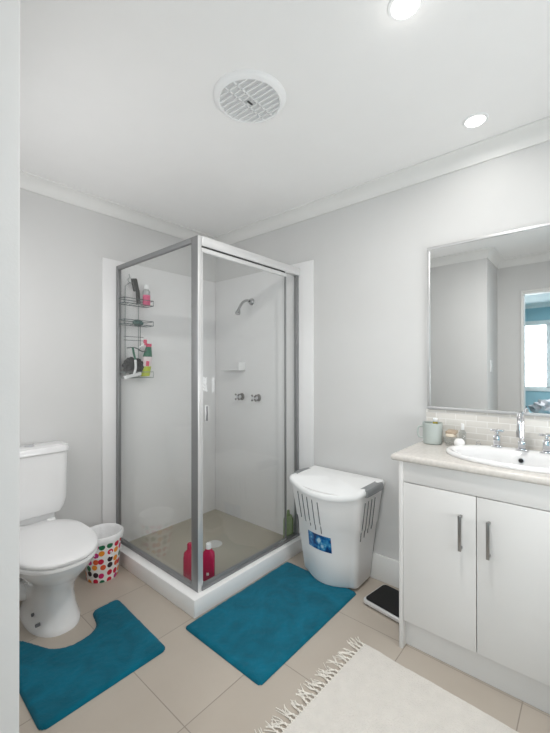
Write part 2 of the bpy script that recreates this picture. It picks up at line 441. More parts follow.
bed = thing('bed', 'bed with teal bedding under bedroom window, reflected in the mirror', 'bed', (-4.75, -2.75, 0))
obj('bed_base', box(B(), (-5.7, -3.6, .06), (-3.75, -1.75, .34), .02), 'darkcloth', bed)
obj('mattress', box(B(), (-5.7, -3.6, .34), (-3.75, -1.75, .54), .04, 3), 'towel', bed)
b = B(); box(b, (-5.15, -3.65, .42), (-3.70, -1.70, .60), .04, 3)
obj('duvet', b, 'duvet', bed)
for sx in (-5.6, -3.85):
    for sy in (-3.5, -1.85): obj('leg', lathe(B(), (sx, sy, 0), [(.025, 0), (.025, .06)], 12, cap0=True, cap1=True), 'black', bed)
b = B(); blob(b, (-4.05, -2.02, .72), (.16, .15, .12), .6, 9)
tag(obj('towel', b, 'towel', origin=(-4.05, -2.0, .6)), 'crumpled pale towel heaped on the bed, seen in the mirror', 'towel')
b = B(); blob(b, (-3.98, -1.785, .685), (.10, .045, .075), .25, 6)
tag(obj('folded_garment', b, 'darkcloth', origin=(-3.98, -1.80, .6)), 'dark charcoal garment beside the towel on the bed, seen in the mirror', 'clothes')

sw = thing('light_switch', 'small white light switch on the wall return, reflected in the mirror', 'switch', (-2.06, YJ, 1.30))
obj('plate', box(B(), (-2.095, YJ-.008, 1.24), (-2.025, YJ, 1.355), .003), 'plastic', sw)
obj('rocker', box(B(), (-2.072, YJ-.012, 1.28), (-2.048, YJ-.008, 1.315), .001), 'lidplastic', sw)

# ------------------------------------------------------------------ ceiling fittings
ev = thing('exhaust_fan', 'round white ceiling exhaust fan with slatted grille', 'vent', (-1.019, -1.437, CZ))
ec = Vector((-1.019, -1.437, CZ))
obj('rim', lathe(B(), ec, [(.122, -.004), (.122, -.016), (.126, -.020), (.138, -.015), (.149, -.005), (.150, 0), (.11, 0)], 64, cap1=False), 'lidplastic', ev)
obj('fan_opening', lathe(B(), ec, [(.122, -.002), (.122, -.004)], 48, cap0=True, cap1=True), 'dark', ev)
ca, sa = math.cos(math.radians(-14)), math.sin(math.radians(-14))
def chord(bm, off, ang, w, z0, z1, R=.122):
    if abs(off) >= R: return
    h = math.sqrt(R*R-off*off); u = Vector((math.cos(ang), math.sin(ang), 0)); v = Vector((-u.y, u.x, 0))
    c = ec+v*off
    P = [c-u*h-v*w/2, c+u*h-v*w/2, c+u*h+v*w/2, c-u*h+v*w/2]
    loft(bm, [[p+Vector((0, 0, z0)) for p in P], [p+Vector((0, 0, z1)) for p in P]])
A0 = math.radians(3)
b = B()
for i in range(-24, 25): chord(b, i*.005, A0, .0021, -.013, -.010)
obj('fine_slats', b, 'lidplastic', ev)
b = B()
for i in range(-4, 5): chord(b, i*.0245, A0+PI/2, .005, -.019, -.012)
for i in (-.022, .022): chord(b, i, A0, .005, -.019, -.012)
obj('grille_bars', b, 'lidplastic', ev)
obj('clip', box(B(), (ec.x-.014, ec.y-.004, CZ-.0215), (ec.x+.014, ec.y+.003, CZ-.018), .001), 'dark', ev)

def downlight(x, y, label, pw):
    t = thing('downlight', label, 'light', (x, y, CZ), group='ceiling downlights')
    c = (x, y, CZ)
    obj('trim_ring', lathe(B(), c, [(.040, -.003), (.042, -.006), (.051, -.004), (.053, 0), (.040, 0)], 32), 'lidplastic', t)
    obj('lens', lathe(B(), c, [(.040, -.001), (.040, -.004)], 32, cap0=True, cap1=True), 'lamp', t)
    l = bpy.data.lights.new('downlight_lamp', 'AREA'); l.shape = 'DISK'; l.size = .09; l.energy = pw; l.color = (1, .975, .945)
    lo = bpy.data.objects.new('downlight_lamp', l); C.objects.link(lo); lo.location = (0, 0, -.02); lo.parent = t
    # the glow that a protruding lens throws sideways onto the ceiling
    l2 = bpy.data.lights.new('downlight_glow', 'POINT'); l2.shadow_soft_size = .03; l2.energy = pw*.007; l2.color = (1, .97, .93)
    lo2 = bpy.data.objects.new('downlight_glow', l2); C.objects.link(lo2); lo2.location = (0, 0, -.06); lo2.parent = t
    return t
downlight(-.985, -2.075, 'lit round downlight in mid ceiling at the top of the view', 13.5)
downlight(-.255, -2.11, 'lit round downlight above the vanity near the cornice', .55)

# ------------------------------------------------------------------ shower
PX, PY, ZT, ZB = -.897, -.926, 1.988, .094
HX, HY = -.948, -.966
sh = thing('shower_enclosure', 'corner glass shower enclosure with silver frame on white raised base', 'shower', (PX, PY, 0))
b = B()
LT = .012
rim = [(HX, HY), (-LT, HY), (-LT, -LT), (HX, -LT)]
prism(b, [(HX, HY), (-LT, HY), (-LT, HY+.085), (HX+.085, HY+.085), (HX+.085, -LT), (HX, -LT)], 0, ZB)
bmesh.ops.recalc_face_normals(b, faces=b.faces)
bmesh.ops.bevel(b, geom=list(b.edges), offset=.004, segments=2, affect='EDGES', profile=.5)

obj('base', b, 'hob', sh)
M['shfloor'] = mat('taupe shower floor tile', (172, 166, 152), .35, var=.05, vscale=5)
obj('shower_floor', box(B(), (HX+.085, HY+.085, 0), (-LT, -LT, .05)), 'shfloor', sh, label='taupe tiled shower floor')
dr = obj('drain', lathe(B(), (-.43, -.50, .05), [(.0, .004), (.045, .004), (.055, .002), (.055, 0)], 28), 'grate', sh, label='round pale drain grate')
obj('wall_liner', box(B(), (-.989, -LT, 0), (0, 0, 2.03), .003), 'liner', sh)
obj('wall_liner', box(B(), (-LT, -1.048, 0), (0, -LT, 2.03), .003), 'liner', sh)
obj('corner_post', box(B(), (PX, PY, ZB), (PX+.022, PY+.056, ZT), .002), 'alu', sh)
obj('corner_post_cover', box(B(), (PX+.0005, PY-.003, ZB), (PX+.024, PY, ZT), .0015), 'aluwhite', sh)
obj('wall_channel', box(B(), (PX, -.040, ZB), (PX+.024, -LT, ZT), .002), 'alu', sh)
obj('wall_channel', box(B(), (-.036, PY, ZB), (-LT, PY+.024, ZT), .002), 'alu', sh)
obj('side_top_rail', box(B(), (PX, PY+.056, ZT-.028), (PX+.022, -.040, ZT), .002), 'alu', sh)
obj('side_bottom_rail', box(B(), (PX, PY+.056, ZB), (PX+.022, -.040, ZB+.024), .002), 'alu', sh)
hd = obj('header_rail', box(B(), (PX+.024, PY-.012, ZT-.052), (-LT, PY+.030, ZT), .003), 'aluwhite', sh)
obj('header_slot', box(B(), (PX+.024, PY-.004, ZT-.060), (-.17, PY+.026, ZT-.052)), 'dark', hd)
obj('front_bottom_rail', box(B(), (PX+.024, PY-.006, ZB), (-LT, PY+.034, ZB+.018), .003), 'alu', sh)
obj('side_glass', box(B(), (PX+.009, PY+.056, ZB+.020), (PX+.014, -.036, ZT-.024)), 'glass', sh, label='fixed side glass pane')
obj('front_glass', box(B(), (-.172, PY+.016, ZB+.016), (-.034, PY+.021, ZT-.050)), 'glass', sh, label='narrow fixed front glass pane')
door = obj('sliding_door', box(B(), (PX+.026, PY+.003, ZB+.022), (-.155, PY+.008, ZT-.082)), 'glass', sh, label='clear sliding glass door')
obj('door_top_rail', box(B(), (PX+.026, PY-.004, ZT-.084), (-.155, PY+.014, ZT-.060), .002), 'aluwhite', door)
obj('door_edge_stile', box(B(), (-.162, PY-.001, ZB+.022), (-.153, PY+.012, ZT-.084), .001), 'alu', door)
obj('door_edge_stile', box(B(), (PX+.026, PY-.001, ZB+.022), (PX+.034, PY+.012, ZT-.084), .001), 'aluwhite', door)
obj('door_bottom_rail', box(B(), (PX+.026, PY-.001, ZB+.018), (-.155, PY+.012, ZB+.034), .001), 'alu', door)
hn = obj('handle', box(B(), (-.856, PY-.016, .995), (-.834, PY-.001, 1.083), .003), 'aluwhite', door)
obj('handle_grip', box(B(), (-.8525, PY-.0185, 1.0), (-.8445, PY-.016, 1.078), .001), 'darkgrip', hn)
gd = obj('door_guide', box(B(), (-.24, PY-.008, ZB+.018), (-.17, PY-.0015, ZB+.034), .003), 'clear', sh)

# shower fittings
st = thing('shower_head', 'chrome shower head on a curved arm high on the shower wall', 'shower head', (-LT, -.458, 1.808))
obj('flange', lathe(B(), (-LT, -.458, 1.808), [(.0, -.03), (.016, -.03), (.02, -.012), (.028, -.004), (.028, 0)], 24, 'X'), 'headmetal', st)
pts = spline([(-LT-.005, -.458, 1.808), (-.06, -.458, 1.812), (-.105, -.458, 1.795), (-.14, -.458, 1.755), (-.152, -.458, 1.735)], 6)
obj('arm', tube(B(), pts, .0095, 12), 'headmetal', st)
b = B(); d = Vector((-.35, 0, -.94)).normalized(); p = Vector((-.150, -.458, 1.74))
tube(b, [p, p+d*.012, p+d*.03, p+d*.045, p+d*.05], [.010, .012, .018, .021, .019], 24)
obj('rose', b, 'headmetal', st)
def tap(y, label):
    t = thing('shower_tap', label, 'tap', (-LT, y, 1.05), group=None)
    c = (-LT, y, 1.05)
    obj('flange', lathe(B(), c, [(0, -.012), (.024, -.012), (.029, 0)], 24, 'X'), 'nickel', t)
    obj('spindle', lathe(B(), c, [(0, -.06), (.013, -.06), (.016, -.035), (.016, -.010)], 16, 'X'), 'chrome', t)
    b = B()
    for k in range(4):
        a = PI/4+k*PI/2
        u = Vector((0, math.cos(a), math.sin(a)))
        c0 = Vector((-LT-.052, y, 1.05))
        tube(b, [c0, c0+u*.018, c0+u*.030, c0+u*.033], [.008, .0065, .008, .004], 10)
    obj('cross_handle', b, 'nickel', t)
    return t
tap(-.345, 'chrome cross-handle shower tap nearer the shower corner')
tap(-.530, 'chrome cross-handle shower tap further right, away from the corner')
b = B(); box(b, (-.085, -.37, 1.262), (-LT, -.16, 1.274), .004)
sd = thing('soap_shelf', 'small white moulded soap shelf on the shower wall', 'shelf', (-LT, -.28, 1.262))
obj('tray', b, 'liner', sd)
obj('end_bracket', box(B(), (-.085, -.385, 1.262), (-LT, -.37, 1.33), .005), 'liner', sd)

# hanging wire caddy
YC = -.014
cd = thing('shower_caddy', 'hanging wire shower caddy with three shelves on back shower wall', 'caddy', (-.78, YC, 1.95))
b = B(); W = .0022
tube(b, arc((-.805, YC-.018, 1.905), .016, 0, 1.6*PI, 14, (1, 0, 0), (0, 0, 1)), W, 6)
tube(b, [(-.805, YC-.004, 1.95), (-.805, YC-.018, 1.92)], W, 6)
tube(b, [(-.835, YC-.006, 1.22), (-.835, YC-.006, 1.86), (-.805, YC-.010, 1.889)], W, 6)
tube(b, [(-.735, YC-.006, 1.22), (-.735, YC-.006, 1.86), (-.805, YC-.010, 1.889)], W, 6)
obj('hanger', b, 'wire', cd)
def shelf(z, h, name='wire_shelf', mt='wire', y1=-.115):
    b = B()
    for zz in (z, z+h):
        tube(b, [(-.89, YC-.006, zz), (-.89, y1, zz), (-.672, y1, zz), (-.672, YC-.006, zz), (-.89, YC-.006, zz)], .0026, 6)
    for k in range(7):
        x = -.885+k*.0348; tube(b, [(x, YC-.006, z), (x, y1, z)], .0016, 5)
    for x, y in ((-.89, y1), (-.672, y1), (-.78, y1)): tube(b, [(x, y, z), (x, y, z+h)], .0016, 5)
    obj(name, b, mt, cd)
M['wiredark'] = mat('dark teal grey wire', (84, 98, 98), .4, metal=.3)
shelf(1.728, .035, mt='wiredark'); shelf(1.585, .03, mt='wiredark'); shelf(1.215, .04)
b = B()
tube(b, [(-.88, -.09, 1.50), (-.735, -.09, 1.50)], .002, 6); tube(b, [(-.88, -.09, 1.475), (-.735, -.09, 1.475)], .002, 6)
tube(b, [(-.76, -.09, 1.58), (-.76, -.09, 1.42)], .002, 6)
pts = spline([(-.86, -.09, 1.42), (-.80, -.09, 1.425), (-.74, -.09, 1.40), (-.69, -.09, 1.42), (-.675, -.09, 1.43)], 5)
tube(b, pts, .004, 6)
obj('hook_rail', b, 'wiredark', cd)

# things in the caddy (x from the photo at y = -.08)
def bottle(name, label, cat, c, body, cap, bm_mat, cap_mat, sx=1, sy=.7, n=28, extra=None):
    t = thing(name, label, cat, c)
    def L_(prof):
        b = B(); c_ = Vector(c)
        rings = []
        for r, h in prof:
            rings.append([c_+Vector((r*sx*math.cos(2*PI*i/n), r*sy*math.sin(2*PI*i/n), h)) for i in range(n)])
        return loft(b, rings)
    obj('body', L_(body), bm_mat, t); obj('cap', L_(cap), cap_mat, t)
    for nm, pr, mt in (extra or []): obj(nm, L_(pr), mt, t)
    return t
bottle('shower_gel_bottle', 'small clear bottle half full of pink gel on top caddy shelf', 'bottle', (-.700, -.07, 1.733),
       [(.024, 0), (.028, .004), (.028, .075)], [(.017, .118), (.017, .15), (.013, .152)], 'pink', 'lidplastic', 1, .7,
       extra=[('upper_body', [(.028, .075), (.028, .102), (.017, .118)], 'clear')])
rz = thing('hair_brush', 'black paddle brush leaning upright on top caddy shelf', 'brush', (-.775, -.07, 1.733))
b = B()
def rot_box(bm, c, hx, hy, hz, ry, bev=.004):
    n0 = len(bm.verts); box(bm, (-hx, -hy, -hz), (hx, hy, hz), bev)
    bm.verts.ensure_lookup_table()
    Mx = Matrix.Translation(c) @ Matrix.Rotation(ry, 4, 'Y')
    for v in list(bm.verts)[n0:]: v.co = Mx @ v.co
rot_box(b, (-.766, -.07, 1.785), .013, .009, .052, -.08)
obj('handle', b, 'black', rz)
b = B(); rot_box(b, (-.788, -.07, 1.868), .021, .012, .045, -.22, .008); obj('head', b, 'black', rz)
b = B()
for k in range(6):
    pass
b = B(); blob(b, (-.775, -.085, 1.602), (.037, .03, .02), .3, 10)
tag(obj('hair_tie', b, 'tealgreen', origin=(-.775, -.085, 1.59)), 'dull green hair scrunchie on middle caddy shelf', 'hair tie')
rp_ = thing('pink_razor', 'small pink and white razor on the caddy hook rail', 'razor', (-.70, -.092, 1.43))
obj('handle', tube(B(), [(-.775, -.10, 1.425), (-.735, -.10, 1.455)], .006, 8), 'lidplastic', rp_)
obj('head', box(B(), (-.738, -.11, 1.445), (-.718, -.09, 1.485), .004), 'pinkcap', rp_)
b = B(); blob(b, (-.800, -.070, 1.295), (.070, .042, .060), .3, 9, 4)
tag(obj('loofah', b, 'loofah', origin=(-.80, -.065, 1.23)), 'black mesh loofah slumped in bottom caddy basket', 'loofah')
sq = thing('squeegee', 'white squeegee with green handle hanging in front of the loofah', 'squeegee', (-.83, -.125, 1.24))
obj('handle', tube(B(), spline([(-.835, -.125, 1.425), (-.825, -.128, 1.37), (-.818, -.13, 1.34)], 5), .0075, 8), 'green', sq)
obj('shaft', tube(B(), spline([(-.818, -.13, 1.34), (-.818, -.133, 1.28), (-.832, -.133, 1.235)], 5), .0085, 8), 'lidplastic', sq)
b = B(); rot_box(b, (-.838, -.133, 1.232), .062, .006, .011, -.22, .003); obj('blade', b, 'lidplastic', sq)
# tilted bottle: built along a leaning axis
sbt = thing('conditioner_bottle', 'tilted bottle with pink cap, green shoulder and lime base in caddy', 'bottle', (-.70, -.07, 1.22))
ax = Vector((.13, 0, 1)).normalized(); o0 = Vector((-.716, -.079, 1.225))
def seg(h0, h1, r0, r1, mt, nm):
    b = B()
    rings = []
    for h, r in ((h0, r0), (h1, r1)):
        rings.append([o0+ax*h+Vector((r*math.cos(2*PI*i/24), .65*r*math.sin(2*PI*i/24), 0)) for i in range(24)])
    loft(b, rings); obj(nm, b, mt, sbt)
seg(0, .070, .033, .037, 'lime', 'base'); seg(.070, .140, .037, .035, 'label', 'label_band'); seg(.140, .212, .035, .021, 'green', 'shoulder'); seg(.212, .235, .021, .021, 'pinkcap', 'cap')
b = B(); rot_box(b, tuple(o0+ax*.09+Vector((-.006, -.0238, 0))), .012, .0012, .018, .12, .001); obj('logo_patch', b, 'pinkcap', sbt)

# raspberry bottles on the shower floor behind the corner post
def rasp(loc, label, rz_=0, capm='lidplastic'):
    t = thing('shampoo_bottle', label, 'bottle', loc, rz_)
    x, y, z = loc
    rings = []
    for h, hx, hy, r in ((0, .033, .022, .012), (.004, .036, .025, .014), (.13, .036, .025, .014), (.155, .034, .023, .018), (.17, .02, .016, .012), (.178, .015, .015, .012)):
        rings.append([Vector((x, y, 0))+Matrix.Rotation(rz_, 3, 'Z') @ p for p in rrect(0, 0, hx, hy, min(r, hx*.95, hy*.95), z+h)])
    obj('body', loft(B(), rings), 'magenta', t)
    obj('cap', lathe(B(), (x, y, z), [(.014, .178), (.016, .18), (.016, .205), (.013, .21)], 20, cap0=True, cap1=True), capm, t)
    return t
t = rasp((-.728, -.806, .05), 'raspberry pink bottle with white cap right of the corner post', math.radians(-50))
x, y = -.728, -.806
def lbl(t, x, y, z0, z1, w, off, mt, nm, ang):
    u = Vector((math.cos(ang), math.sin(ang), 0)); n = Vector((u.y, -u.x, 0)); c = Vector((x, y, 0))+n*off
    b = B(); P = [c-u*w, c+u*w, c+u*w+n*.0006, c-u*w+n*.0006]
    loft(b, [[p+Vector((0, 0, z0)) for p in P], [p+Vector((0, 0, z1)) for p in P]]); obj(nm, b, mt, t)
lbl(t, x, y, .085, .100, .007, .0256, 'label', 'emblem', math.radians(-50))
rasp((-.80, -.725, .05), 'raspberry pink bottle with pink cap mostly hidden left behind the post', math.radians(-50), 'magenta')
bottle('body_wash_bottle', 'pale green bottle at the shower wall behind the laundry hamper', 'bottle', (-.062, -.868, .05),
       [(.034, 0), (.040, .006), (.040, .155), (.028, .185)], [(.012, .185), (.012, .20), (.010, .222)], 'greenbottle', 'greenbottle', 1, .8)

# ------------------------------------------------------------------ toilet
TX = -1.44
to = thing('toilet', 'white ceramic toilet with closed lid and cistern against back wall', 'toilet', (TX, -.35, 0))
def egg(cx, yb, yf, hw, z, n=40, sq=2.3, back=.8):
    yc = yf+(yb-yf)*.52; out = []
    for i in range(n):
        a = 2*PI*i/n; c, s = math.cos(a), math.sin(a)
        x = hw*math.copysign(abs(c)**(2/sq), c)
        if s < 0: y = (yc-yf)*-abs(s)**(2/sq)
        else: y = (yb-yc)*abs(s)**(2/(sq+1.2))
        out.append(Vector((cx+x, yc+y, z)))
    return out
PXc = -1.415
lv = [(0, -.16, -.572, .118, PXc), (.018, -.16, -.572, .118, PXc), (.03, -.165, -.565, .110, PXc), (.09, -.17, -.548, .098, PXc), (.16, -.17, -.548, .094, PXc-.005), (.22, -.15, -.575, .105, -1.425), (.28, -.12, -.64, .135, -1.432), (.33, -.09, -.70, .165, TX), (.37, -.06, -.735, .182, TX), (.392, -.05, -.745, .187, TX)]
obj('bowl', loft(B(), [egg(cx, yb, yf, hw, z) for z, yb, yf, hw, cx in lv]), 'ceramic', to, ang=60)
obj('seat', loft(B(), [egg(TX-.012, -.215, -.752, .188, .392), egg(TX-.012, -.21, -.758, .187, .396), egg(TX-.012, -.21, -.758, .187, .410), egg(TX-.012, -.215, -.752, .186, .413)]), 'plastic', to)
obj('lid', loft(B(), [egg(TX-.012, -.21, -.756, .184, .4135), egg(TX-.012, -.205, -.762, .188, .418), egg(TX-.012, -.205, -.762, .188, .430), egg(TX-.012, -.215, -.75, .186, .4365), egg(TX-.012, -.25, -.70, .15, .441), egg(TX-.012, -.35, -.60, .08, .443)]), 'plastic', to, ang=60)
b = B(); box(b, (TX-.085, -.215, .405), (TX+.085, -.180, .432), .008, 3)
for sx in (-.08, .08): tube(b, [(TX+sx-.02, -.2, .425), (TX+sx+.02, -.2, .425)], .014, 12)
obj('hinge', b, 'plastic', to)
rr = [rrect(TX, -.100, .120, .06, .03, .393), rrect(TX, -.100, .125, .062, .03, .455), rrect(TX, -.105, .150, .076, .035, .462), rrect(TX, -.104, .168, .084, .04, .490), rrect(TX, -.104, .177, .087, .04, .54), rrect(TX, -.102, .183, .087, .04, .80)]
obj('cistern', loft(B(), rr), 'ceramic', to)
rr = [rrect(TX, -.104, .183, .09, .035, .80), rrect(TX, -.104, .187, .094, .038, .805), rrect(TX, -.104, .187, .094, .038, .828), rrect(TX, -.104, .180, .088, .035, .838), rrect(TX, -.104, .14, .06, .03, .843)]
obj('cistern_lid', loft(B(), rr), 'ceramic', to)
obj('flush_button', lathe(B(), (TX-.0, -.104, .843), [(.026, 0), (.026, .005), (.022, .008)], 24, cap0=True, cap1=True), 'chrome', to)
b = B(); tube(b, spline([(-1.47, -.30, .13), (-1.53, -.26, .13), (-1.545, -.19, .11), (-1.545, -.02, .11)], 6), .045, 16)
obj('waste_pipe', b, 'plastic', to)
b = B(); tube(b, [(-1.550, -.255, .125), (-1.550, -.225, .12)], .053, 18); obj('pipe_collar', b, 'plastic', to)
for k, (yy, zz) in enumerate(((-.43, .075), (-.49, .05))):
    b = B(); tube(b, [(-1.50, yy, zz), (-1.519, yy, zz)], .008, 10); obj('fixing_hole', b, 'slot', to)

# ------------------------------------------------------------------ polka-dot bin
bc = (-1.075, -.205, 0)
bn = thing('waste_bin', 'round white waste bin with multicoloured dots between toilet and shower', 'bin', bc)
obj('bucket', lathe(B(), bc, [(.0, .003), (.084, .003), (.088, 0), (.090, .004), (.112, .262), (.109, .262), (.087, .01), (0, .008)], 48), 'dots', bn)
b = B(); prof = [(.084, .10), (.0975, .20), (.104, .255), (.108, .268), (.114, .274), (.120, .268), (.120, .245), (.1165, .232)]
rings = []
for k, (r, h) in enumerate(prof):
    rings.append([Vector(bc)+Vector((math.cos(2*PI*i/64), math.sin(2*PI*i/64), 0))*(r+.0022*noise.noise(Vector((i*.9, k*1.7, 0)))*2*(1 if k < 7 else 1.6))+Vector((0, 0, h+(.004*noise.noise(Vector((i*.31, k, 3))) if k > 2 and k != 4 else 0)-(.006*noise.noise(Vector((i*.45, 9, 3))) if k == 7 else 0))) for i in range(64)])
loft(b, rings, False, False)
obj('bin_liner', b, 'bag', bn, ang=70)
b = B(); blob(b, (bc[0]-.0, bc[1], .165), (.088, .088, .04), .5, 9, 4); obj('crumpled_liner', b, 'bag', bn)

# ------------------------------------------------------------------ mats
def pip(p, poly):
    x, y = p; c = False; j = len(poly)-1
    for i in range(len(poly)):
        xi, yi = poly[i]; xj, yj = poly[j]
        if (yi > y) != (yj > y) and x < (xj-xi)*(y-yi)/(yj-yi)+xi: c = not c
        j = i
    return c
def nearest(p, poly):
    best = 1e9; bp = None
    for i in range(len(poly)):
        a = poly[i]; b_ = poly[(i+1) % len(poly)]
        dx, dy = b_[0]-a[0], b_[1]-a[1]; l = dx*dx+dy*dy or 1e-12
        t = max(0, min(1, ((p[0]-a[0])*dx+(p[1]-a[1])*dy)/l))
        qx, qy = a[0]+dx*t, a[1]+dy*t; d = math.hypot(p[0]-qx, p[1]-qy)
        if d < best: best = d; bp = (qx, qy)
    return best, bp
def round_poly(poly, rad, n=6):
    out = []; m = len(poly)
    for i in range(m):
        p = Vector(poly[i]); a = Vector(poly[i-1]); b_ = Vector(poly[(i+1) % m])
        r = rad[i] if isinstance(rad, (list, tuple)) else rad
        u = (a-p).normalized(); v = (b_-p).normalized(); r = min(r, (a-p).length*.45, (b_-p).length*.45)
        for k in range(n+1):
            t = k/n; q0 = p+u*r; q1 = p+v*r
            out.append(tuple((1-t)**2*q0+2*t*(1-t)*p+t*t*q1))
    return out
def mat_mesh(poly, th, cell, amp, hf=60):
    xs = [p[0] for p in poly]; ys = [p[1] for p in poly]
    x0, x1, y0, y1 = min(xs), max(xs), min(ys), max(ys)
    nx, ny = int((x1-x0)/cell)+2, int((y1-y0)/cell)+2
    bm = B(); V = {}
    def gv(i, j):
        if (i, j) in V: return V[(i, j)]
        p = (x0+i*cell, y0+j*cell); ins = pip(p, poly); d, qn = nearest(p, poly)
        if not ins or d < cell*.45: p = qn; d = 0
        e = min(1, d/(th*1.2)); h = th*(.25+.75*math.sqrt(max(0, 1-(1-e)**2)))
        if d > 0: h += amp*noise.noise(Vector((p[0]*hf, p[1]*hf, 0)))+amp*.8*noise.noise(Vector((p[0]*9, p[1]*9, 4)))
        V[(i, j)] = bm.verts.new((p[0], p[1], h)); return V[(i, j)]
    for i in range(nx):
        for j in range(ny):
            if pip((x0+(i+.5)*cell, y0+(j+.5)*cell), poly):
                f = [gv(i, j), gv(i+1, j), gv(i+1, j+1), gv(i, j+1)]
                try: bm.faces.new(f)
                except ValueError: pass
    bmesh.ops.remove_doubles(bm, verts=bm.verts, dist=cell*.15)
    be = [e for e in bm.edges if len(e.link_faces) == 1]
    r = bmesh.ops.extrude_edge_only(bm, edges=be)
    for v in r['geom']:
        if isinstance(v, bmesh.types.BMVert): v.co.z = .0006
    bev = [e for e in bm.edges if len(e.link_faces) == 1]
    try: bmesh.ops.holes_fill(bm, edges=bev, sides=0)
    except Exception: pass
    return bm
poly = round_poly([(-1.662, -1.038), (-1.152, -1.038), (-1.128, -.515), (-1.270, -.520), (-1.295, -.645), (-1.355, -.690), (-1.440, -.695), (-1.500, -.645), (-1.545, -.54), (-1.575, -.475), (-1.66, -.48)],
                  [.03, .03, .03, .03, .06, .06, .06, .06, .03, .02, .03])
tag(obj('toilet_mat', mat_mesh(poly, .016, .0075, .0022), 'teal', origin=(-1.4, -.9, 0), ang=80), 'teal U-shaped chenille mat wrapped around the toilet foot', 'mat')
poly = round_poly([(-1.020, -1.493), (-.215, -1.492), (-.215, -.981), (-1.020, -.981)], .02)
tag(obj('bath_mat', mat_mesh(poly, .016, .0075, .0022), 'teal', origin=(-.62, -1.23, 0), ang=80), 'rectangular teal chenille bath mat in front of the shower', 'mat')

# cream rag rug with fringe
RX0, RX1, RY0, RY1 = -1.32, -.548, -2.75, -1.66
rg = thing('cream_rug', 'cream woven cotton rug with knotted fringe before the vanity', 'rug', (-.93, -2.2, 0))
b = B(); nx, ny = 60, 84; G = []
for j in range(ny+1):
    row = []
    for i in range(nx+1):
        x = RX0+(RX1-RX0)*i/nx; y = RY0+(RY1-RY0)*j/ny
        w = .004*noise.noise(Vector((0, y*9, 1))) if i in (0, nx) else 0
        z = .007+.0022*math.sin(j*PI)+.0016*noise.noise(Vector((x*14, y*60, 0)))+.0015*noise.noise(Vector((x*5, y*5, 2)))
        row.append(b.verts.new((x+w, y, z)))
    G.append(row)
for j in range(ny):
    for i in range(nx): b.faces.new((G[j][i], G[j][i+1], G[j+1][i+1], G[j+1][i]))
r = bmesh.ops.extrude_edge_only(b, edges=[e for e in b.edges if len(e.link_faces) == 1])
for v in r['geom']:
    if isinstance(v, bmesh.types.BMVert): v.co.z = .0006
obj('weave', b, 'rug', rg, ang=80)
NT = 34
for k in range(NT):
    x = RX0+.01+(RX1-RX0-.02)*k/(NT-1)
    b = B(); a = random.uniform(-.55, .55)
    L0 = random.uniform(.045, .075)
    kx = x+.006*math.sin(a)
    tube(b, [(x-.006, RY1-.004, .006), (kx, RY1+.010, .007)], .0022, 6); tube(b, [(x+.006, RY1-.004, .006), (kx, RY1+.010, .007)], .0022, 6)
    tube(b, [(kx, RY1+.008, .006), (kx, RY1+.012, .007), (kx, RY1+.017, .006)], [.003, .0048, .003], 8)
    for s in range(4):
        aa = a+random.uniform(-.5, .5); LL = L0*random.uniform(.7, 1)
        p0 = Vector((kx, RY1+.015, .006)); p1 = p0+Vector((math.sin(aa)*LL*.5+random.uniform(-.004, .004), math.cos(aa)*LL*.5, -.002)); p2 = p0+Vector((math.sin(aa)*LL+random.uniform(-.01, .01), math.cos(aa)*LL, -.0035))
        tube(b, spline([p0, p1, p2], 3), .0017, 5)
    obj('tassel', b, 'fringe', rg)

th_ = math.radians(-2.6); k_ = Vector((RX1, RY1, 0))-rg.location
rg.location = Vector((-.540, -1.706, 0))-Matrix.Rotation(th_, 3, 'Z') @ k_; rg.rotation_euler = (0, 0, th_)

# ------------------------------------------------------------------ laundry hamper
hc = (-.16, -1.31, .0)
HZ0 = .0165
hm = thing('laundry_hamper', 'white plastic laundry hamper with curved lid beside the shower', 'hamper', (-.17, -1.32, HZ0))
def dsec(z, x_back, x_front, yc, hw, bulge, n=9, r=.035):
    # outline: flat back, rounded corners, bulging front; counter-clockwise
    pts = []
    xb, xf = x_back, x_front
    poly = [(xb, yc+hw), ]
    def corner(cx, cy, a0, rad):
        for i in range(n):
            a = a0+PI/2*i/(n-1); pts.append(Vector((cx+rad*math.cos(a), cy+rad*math.sin(a), z)))
    corner(xb-r*.6, yc+hw-r*.6, 0, r*.6)
    corner(xf+r, yc+hw-r, PI/2, r)
    m = 22
    for i in range(1, m):
        t = i/m; y = yc+(hw-r)*(1-2*t); pts.append(Vector((xf-bulge*(math.sin(PI*t)**.9), y, z)))
    corner(xf+r, yc-hw+r, PI, r)
    corner(xb-r*.6, yc-hw+r*.6, 1.5*PI, r*.6)
    return pts
def hsec(t, off=0):   # t = 0 at the foot .. 1 at the rim
    z = HZ0+(.575)*t
    return z, -.035+off*.6, -.222-.088*t-off, -1.300-.025*t, .187+.048*t+off, .062-.022*t
rings = [dsec(*hsec(t)) for t in (0, .02, .3, .60, .62, .985)]
z, xb, xf, yc, hw, bu = hsec(0); rings[0] = dsec(z, xb-.004, xf+.006, yc, hw-.006, bu)
z, xb, xf, yc, hw, bu = hsec(.62, .004); rings[4] = dsec(z, xb, xf, yc, hw, bu)
z, xb, xf, yc, hw, bu = hsec(.985, .008); rings[5] = dsec(z, xb, xf, yc, hw, bu)
obj('body', loft(B(), rings, True, False), 'hamper', hm)
